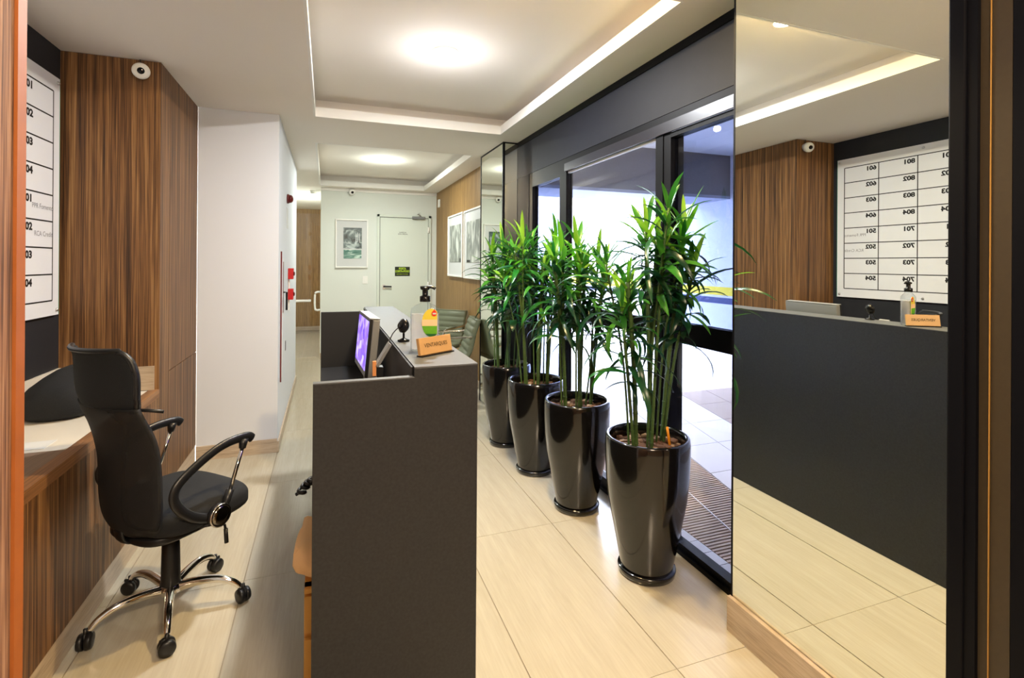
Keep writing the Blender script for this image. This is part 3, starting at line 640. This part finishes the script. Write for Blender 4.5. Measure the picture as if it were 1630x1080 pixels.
pp = MB().box(.06, .20, 1.45, 1.66, .7505, .753).build('papers', 'paper'); tag(pp, 'stack of pale papers on the desk behind the near end panel', 'paper')
# stool with cloth, coiled cord
cs = thing('wooden_crate', 'pale pine crate tucked behind the near end of the counter', 'crate', (.08, 1.62, 0))
for z in (.02, .14, .26, .38): MB().box(-.052, .20, 1.50, 1.512, z, z+.10).box(-.052, .20, 1.738, 1.75, z, z+.10).build('slat', 'pine', cs)
for (a, b2) in ((-.052, 1.513), (-.052, 1.713)): MB().box(a, a+.024, b2, b2+.024, .001, .5).build('corner_post', 'pine', cs)
for z in (.02, .14, .26, .38): MB().box(-.052, -.042, 1.54, 1.71, z, z+.10).build('slat', 'pine', cs)
MB().box(-.052, .20, 1.50, 1.75, .488, .50).build('lid', 'pine', cs)
def wr(p):
    n = noise.noise(p*14)*.03+noise.noise(p*30)*.012; return Vector((p.x-abs(n)*.5, p.y+n, p.z+n*.8 if p.z > .54 else p.z))
cl_ = MB().pad((.055, 1.625), .135, .13, .502, .60, 3, .04, 48, .03, wr).build('folded_cloth', 'cloth_peach', smooth=True)
tag(cl_, 'crumpled peach cloth piled on the pine crate', 'cloth')
pts = [(-.02+(-.05)*t+.012*math.cos(t*34), 1.60+.012*math.sin(t*34), .765-.045*t*t-.0*t) for t in [i/60 for i in range(61)]]
cc = MB().tube(pts, .005, 6).build('coiled_cord', 'black_plastic', smooth=True); tag(cc, 'black coiled cord hanging over the worktop edge above the peach cloth', 'cord')
# ------------------------------------------------------------------ things on the bench
bg_ = thing('soft_bag', 'slouchy black soft bag lying on the cream bench top', 'bag', (-1.12, 2.93, .70))
def bw(p):
    n = noise.noise(p*9)*.018; k = max(0, 1-((p.x+1.12)**2/.03+(p.y-2.93)**2/.07)); return Vector((p.x+n, p.y+n, p.z+.085*k*(p.z > .74)+n*(p.z > .72)))
MB().pad((-1.12, 2.93), .15, .21, .703, .795, 2.4, .04, 48, .02, bw).build('body', 'black_fabric', bg_, smooth=True)
MB().tube([(-1.08, 2.80, .80), (-1.02, 2.90, .89), (-1.03, 3.05, .90), (-1.10, 3.10, .80)], .012, 8, 5).build('strap', 'black_fabric', bg_, smooth=True)
pa = MB().box(-1.12, -.98, 2.36, 2.46, .7005, .702).build('paper_sheet', 'paper'); tag(pa, 'small white paper on the bench top near the door jamb', 'paper')
# ------------------------------------------------------------------ office chair (local x = forward, y = sitter's left)
oc = thing('office_chair', 'black mesh-back swivel office chair with headrest and chrome base', 'chair', (-.578, 2.372, 0), R(45))
kw = dict(local=True, smooth=True)
MB().pad((.035, -.01), .205, .222, .385, .478, 3.2, .035, 48, .008, lambda p: Vector((p.x, p.y, p.z-(max(0, p.x-.12)**2)*1.6))).build('seat', 'black_fabric', oc, **kw)
MB().pad((-.01, 0), .16, .17, .355, .388, 3.5, .012).build('seat_shell', 'black_plastic', oc, **kw)
prof = [(.375, -.15, .07), (.40, -.18, .13), (.44, -.198, .172), (.50, -.203, .188), (.58, -.205, .190), (.66, -.209, .190), (.74, -.222, .195), (.80, -.24, .193), (.85, -.262, .188), (.89, -.276, .18)]
def sheet(prof, wrap, off, nu=14, cy=-.012):
    v = []; f = []; nr = len(prof)
    for k, (z, s, hw) in enumerate(prof):
        for i in range(nu+1):
            u = -1+2*i/nu; v.append((s+wrap*u*u+off, cy+hw*u, z))
    n = nu+1
    for k in range(nr-1):
        for i in range(nu): f.append((k*n+i, k*n+i+1, (k+1)*n+i+1, (k+1)*n+i))
    return v, f
def shell(prof, wrap, th):
    a, f = sheet(prof, wrap, -th/2); c, _ = sheet(prof, wrap, th/2); nu = 15; nr = len(prof); N = len(a)
    F = list(f)+[tuple(q+N for q in x[::-1]) for x in f]
    loop = [i for i in range(nu)]+[k*nu+nu-1 for k in range(1, nr)]+[(nr-1)*nu+i for i in range(nu-2, -1, -1)]+[k*nu for k in range(nr-2, 0, -1)]
    for i in range(len(loop)): p_, q = loop[i], loop[(i+1) % len(loop)]; F.append((p_, q, q+N, p_+N))
    return MB().add(list(a)+list(c), F)
def smoothprof(P, k=4): return [tuple(q) for q in spline([Vector(p) for p in P], k)]
shell(smoothprof(prof), .045, .016).build('backrest', 'mesh_fabric', oc, **kw)
hp = smoothprof([(.868, -.262, .12), (.885, -.272, .165), (.93, -.283, .183), (1.0, -.286, .186), (1.05, -.294, .176), (1.078, -.306, .16), (1.09, -.318, .145)])
shell(hp, .05, .02).build('headrest', 'black_fabric', oc, **kw)
ed = [(s+.05-.004, -.012-hw*1.005, z) for z, s, hw in hp]; top = [(hp[-1][1]+.05*u*u-.004, -.012+hp[-1][2]*u, 1.094) for u in [i/8 for i in range(-8, 9)]]; ed2 = [(s+.05-.004, -.012+hw*1.005, z) for z, s, hw in hp][::-1]
MB().tube(ed+top+ed2, .009, 8).build('headrest_frame', 'arm_plastic', oc, **kw)
MB().tube([(-.235, -.16, .885), (-.20, -.20, .88), (-.17, -.235, .872)], .006, 6).build('headrest_bolt', 'black_plastic', oc, **kw)
MB().tube([(-.06, -.012, .365), (-.15, -.012, .36), (-.185, -.012, .38), (-.195, -.012, .42)], (.008, .03), 8, 5, up=(0, 1, 0)).build('back_bracket', 'black_plastic', oc, **kw)
for sgn in (-1, 1):
    Y = sgn*.232-.004; D = -.035
    sh = lambda P: [(p[0]+D, p[1], p[2]) for p in P]
    MB().tube(sh([(.215, Y, .672), (.185, Y, .688), (.09, Y, .684), (.0, Y, .65), (-.08, Y, .60), (-.10, Y, .555), (-.08, Y, .505), (-.03, Y, .455), (.03, Y, .425), (.06, Y, .42)]), (.018, .010), 10, 6, up=(0, 1, 0)).build('armrest', 'arm_plastic', oc, **kw)
    MB().tube(sh([(.176, Y, .682), (.17, Y, .645)]), [.019, .013], 10).build('arm_socket', 'arm_plastic', oc, **kw)
    MB().tube(sh([(.09, Y, .43), (.118, Y, .50)]), .015, 10).build('arm_socket', 'arm_plastic', oc, **kw)
    MB().tube(sh([(.115, Y, .49), (.171, Y, .65)]), .0075, 10).build('arm_post', 'chrome', oc, **kw)
    MB().lathe([(.042, 0), (.042, .012*sgn), (.03, .02*sgn)], (.06+D, Y+.006*sgn, .428), 28, 'y').build('arm_hub', 'arm_plastic', oc, **kw)
    MB().lathe([(.042, 0), (.044, .008*sgn), (.040, .012*sgn), (.036, .010*sgn)], (.06+D, Y+.02*sgn, .428), 28, 'y').build('hub_ring', 'chrome', oc, **kw)
    MB().lathe([(.036, .0), (.035, .011*sgn), (.02, .014*sgn), (.004, .015*sgn)], (.06+D, Y+.02*sgn, .428), 28, 'y').build('hub_disc', 'chrome_dark', oc, **kw)
    MB().tube(sh([(.05, Y, .40), (.03, sgn*.15, .375)]), (.03, .008), 8).build('arm_bracket', 'black_plastic', oc, **kw)
MB().tube([(.06, -.10, .36), (.10, -.165, .345), (.10, -.185, .325)], .005, 8, 4).build('lever', 'black_plastic', oc, **kw)
MB().tube([(.10, -.187, .325), (.10, -.193, .27)], [.008, .014, .013, .008], 10).build('lever_grip', 'black_plastic', oc, **kw)
MB().lathe([(.024, .27), (.026, .28), (.026, .33), (.05, .345), (.05, .358)], n=24).build('mechanism', 'black_plastic', oc, **kw)
MB().lathe([(.033, .10), (.036, .115), (.034, .13), (.031, .27), (.026, .29)], n=24).build('gas_column', 'black_plastic', oc, **kw)
MB().lathe([(.02, .075), (.04, .08), (.043, .10), (.036, .115)], n=24).build('hub', 'chrome', oc, **kw)
for k in range(5):
    a = R(-150+k*71.5-45); c_, s_ = math.cos(a), math.sin(a); P = lambda r, z: (r*c_, r*s_, z)
    MB().tube([P(.02, .095), P(.10, .108), P(.17, .107), P(.225, .088), P(.255, .062)], [.02, .017, .015, .013, .011], 10, 5).build('leg', 'chrome', oc, **kw)
    cx, cy = .265*c_, .265*s_; a2 = a+R(60+k*37)
    m = Matrix.Translation((cx, cy, .029)) @ Matrix.Rotation(a2, 4, 'Z')
    cst = MB(); cst.lathe([(.012, -.023), (.026, -.021), (.028, -.016), (.028, -.004), (.02, -.003)], n=20, axis='y', mtx=m); cst.lathe([(.02, .003), (.028, .004), (.028, .016), (.026, .021), (.012, .023)], n=20, axis='y', mtx=m)
    cst.box(-.022, .012, -.003, .003, -.015, .03, m); cst.lathe([(.007, .01), (.007, .045)], n=8, mtx=m)
    cst.build('caster', 'black_plastic', oc, **kw)
# ------------------------------------------------------------------ potted dracaenas
random.seed(7)
def leafmesh(L, wd, droop, fold, m):
    n = 7; v = []; f = []; x = z = 0; a = R(8)
    for i in range(n+1):
        t = i/n; hw = wd*(math.sin(PI*min(1, t*.93+.07))**.75)*(1 if t < 1 else 0)+.0008
        nx, nz = -math.sin(a), math.cos(a); up = hw*fold
        v += [(x+nx*up, -hw, z+nz*up), (x, 0, z), (x+nx*up, hw, z+nz*up)]
        x += L/n*math.cos(a); z += L/n*math.sin(a); a -= R(droop)/n*(1+t)
    for i in range(n): k = 3*i; f += [(k, k+3, k+4, k+1), (k+1, k+4, k+5, k+2)]
    me = bpy.data.meshes.new('leaf'); me.from_pydata(v, [], f); me.materials.append(M[m])
    for p in me.polygons: p.use_smooth = True
    return me
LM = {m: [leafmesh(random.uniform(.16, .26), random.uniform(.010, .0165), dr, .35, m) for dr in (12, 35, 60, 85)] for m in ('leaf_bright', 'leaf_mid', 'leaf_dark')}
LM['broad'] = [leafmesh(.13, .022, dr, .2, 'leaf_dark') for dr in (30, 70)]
potp = [(.0, .012), (.112, .012), (.118, .03), (.121, .056), (.137, .138), (.157, .24), (.176, .34), (.185, .43), (.189, .52), (.19, .585), (.187, .615), (.182, .621), (.172, .620), (.167, .610), (.166, .555)]
def plant(loc, label, canes, seed, zs=1.0):
    rnd = random.Random(seed)
    t = thing('potted_dracaena', label, 'plant', loc, 0, 'dracaenas in black pots along the glass front')
    pot = MB().lathe([(r, z*zs) for r, z in potp], n=56, cap=False).build('pot', 'pot_glaze', t, local=True, smooth=True)
    MB().lathe([(.118, .0005), (.126, .004), (.130, .026), (.127, .032), (.10, .032)], n=48).build('saucer', 'pot_glaze', t, local=True, smooth=True)
    zso = .565*zs
    MB().lathe([(.001, zso), (.09, zso+.004), (.1665, zso-.004)], n=40, cap=False).build('soil', 'bark', t, local=True, smooth=True)
    for mm, cnt in (('bark', 90), ('bark_light', 45)):
        b = MB()
        for i in range(cnt):
            r = .155*math.sqrt(rnd.random()); a = rnd.random()*2*PI; s_ = rnd.uniform(.006, .014)
            m = Matrix.Translation((r*math.cos(a), r*math.sin(a), zso+.006)) @ Matrix.Rotation(rnd.random()*6, 4, 'Z') @ Matrix.Rotation(rnd.uniform(-.6, .6), 4, 'X')
            b.box(-s_*1.3, s_*1.3, -s_, s_, -s_*.4, s_*.4, m)
        b.build('bark_chips', mm, t, local=True)['kind'] = 'stuff'
    nl = 0
    for (x, y, dx, dy, h, th, nleaf, bare) in canes:
        p0 = Vector((x, y, zso)); p1 = Vector((x+dx*.35+rnd.uniform(-.01, .01), y+dy*.35, zso+(h-zso)*.5)); p2 = Vector((x+dx, y+dy, h))
        P = spline([p0, p1, p2], 8)
        b = MB().tube(P, th, 8)
        for q in range(1, len(P)-1): b.tube([P[q]-Vector((0, 0, .002)), P[q]+Vector((0, 0, .002))], th*1.18, 8)
        cn = b.build('cane', 'cane_green', t, local=True, smooth=True)
        span = .34 if nleaf > 14 else .2
        for i in range(nleaf):
            q = (i+.5)/nleaf; z = h-span*(1-q)*(.98); fr = min(1, max(0, (z-zso)/(h-zso)))
            k = fr*(len(P)-1); j = min(int(k), len(P)-2); base = P[j].lerp(P[j+1], k-j)
            az = i*2.4+rnd.uniform(-.5, .5); el = R(-8+78*q**1.5+rnd.uniform(-26, 22))
            if q > .93: el = R(rnd.uniform(62, 82))
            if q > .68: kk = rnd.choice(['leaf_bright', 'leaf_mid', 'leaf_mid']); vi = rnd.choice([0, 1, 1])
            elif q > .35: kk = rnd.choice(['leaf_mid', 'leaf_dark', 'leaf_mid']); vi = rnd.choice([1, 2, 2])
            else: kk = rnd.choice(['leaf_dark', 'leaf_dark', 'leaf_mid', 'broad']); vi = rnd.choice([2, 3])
            me = LM[kk][vi % len(LM[kk])]
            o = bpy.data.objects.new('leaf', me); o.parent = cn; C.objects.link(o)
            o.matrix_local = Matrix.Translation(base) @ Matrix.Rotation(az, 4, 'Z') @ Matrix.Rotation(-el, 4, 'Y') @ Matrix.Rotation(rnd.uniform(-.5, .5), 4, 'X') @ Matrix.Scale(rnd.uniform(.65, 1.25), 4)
            nl += 1
    return t
def canes(seed, tall, spread=1.0):
    r = random.Random(seed); out = []
    cl = [(-.085, -.015, 3, -.13), (-.005, -.035, 3, .0), (.03, .05, 1, .06), (.085, .02, 3, .12)]; k = 0
    for cx, cy, n, lean in cl:
        for i in range(n):
            a = i*2.1+r.random(); x = cx+.017*math.cos(a); y = cy+.017*math.sin(a)
            h = tall[k % len(tall)]+r.uniform(-.03, .03); k += 1
            out.append((x, y, lean*spread*.55+r.uniform(-.05, .05), r.uniform(-.10, .10), h, (.0105, .005, .007)[i % 3], (31, 27, 29)[i % 3], 0))
    return out
p1 = plant((1.382, 1.967, 0), 'potted dracaena in glossy black pot, nearest of the row', canes(1, [1.30, 1.40, 1.22, 1.58, 1.62, 1.48, 1.52, 1.44, 1.56, 1.36], 1.5), 1)
MB().tube([(.088, -.05, .565), (.075, -.045, .66)], .006, 8).build('stake', 'stake_orange', p1, local=True, smooth=True)
plant((1.361, 2.62, 0), 'potted dracaena in glossy black pot, second nearest in the row', canes(2, [1.38, 1.28, 1.46, 1.50, 1.36, 1.44, 1.30, 1.40, 1.26]), 2)
plant((1.335, 3.175, 0), 'potted dracaena in glossy black pot, third of the row from the front', canes(3, [1.48, 1.34, 1.54, 1.40, 1.52, 1.30, 1.46]), 3)
plant((1.32, 3.73, 0), 'potted dracaena in glossy black pot, farthest one beside the mirrored column', canes(4, [1.50, 1.34, 1.42, 1.54, 1.28, 1.46]), 4)
# ------------------------------------------------------------------ ribbed lounge / meeting chairs (local x = forward)
def conf_chair(loc, rz, label):
    t = thing('meeting_chair', label, 'chair', loc, rz, 'olive ribbed meeting chairs by the wood wall'); kw = dict(local=True, smooth=True)
    def rib(p): return p
    b = MB(); MB_ = b.pad((0, 0), .24, .23, .40, .455, 5, .02, 40, .004); b.build('seat', 'olive_leather', t, **kw)
    P = [(.44, -.20), (.51, -.235), (.59, -.255), (.68, -.275), (.77, -.305), (.825, -.325)]; P = [tuple(q)[:2] for q in spline([Vector((a, c, 0)) for a, c in P], 12)]
    v = []; f = []; n = len(P)
    for side in (0, 1):
        for k, (z, s) in enumerate(P):
            o = (.026 if side else -.026)+(.009*abs(math.sin(PI*(z-.44)/.062)) if side else 0)
            for y in (-.225, -.21, .21, .225): v.append((s+o*(1 if abs(y) < .22 else .5), y, z))
    for side in (0, 1):
        for k in range(n-1):
            for i in range(3): q = side*4*n+k*4+i; f.append((q, q+1, q+5, q+4))
    N = 4*n
    for k in range(n-1): f += [(k*4, k*4+4, N+k*4+4, N+k*4), (k*4+3, N+k*4+3, N+k*4+7, k*4+7)]
    for i in range(3): f += [(i, N+i, N+i+1, i+1), (4*(n-1)+i, 4*(n-1)+i+1, N+4*(n-1)+i+1, N+4*(n-1)+i)]
    MB().add(v, f).build('backrest', 'olive_leather', t, **kw)
    for s in (-1, 1):
        MB().tube([(.20, s*.25, .43), (.20, s*.26, .60), (.17, s*.26, .645), (.0, s*.26, .65), (-.20, s*.25, .655), (-.25, s*.235, .66)], .011, 8, 5).build('arm_frame', 'chrome', t, **kw)
        MB().tube([(-.02, s*.26, .662), (.15, s*.26, .660)], (.022, .01), 8).build('arm_pad', 'olive_leather', t, **kw)
        MB().tube([(.20, s*.22, .40), (.22, s*.22, .05), (.20, s*.22, .014), (-.20, s*.22, .014), (-.225, s*.22, .04), (-.21, s*.22, .42)], .010, 8, 6).build('leg', 'steel', t, **kw)
    MB().tube([(-.215, -.22, .2), (-.215, .22, .2)], .008, 8).build('crossbar', 'steel', t, **kw)
    return t
conf_chair((1.20, 5.88, 0), R(222), 'olive ribbed leather armchair nearer the back wall, its ribs facing the counter')
conf_chair((1.15, 5.18, 0), R(174), 'olive ribbed leather armchair beside the mirrored column, seen from its side')
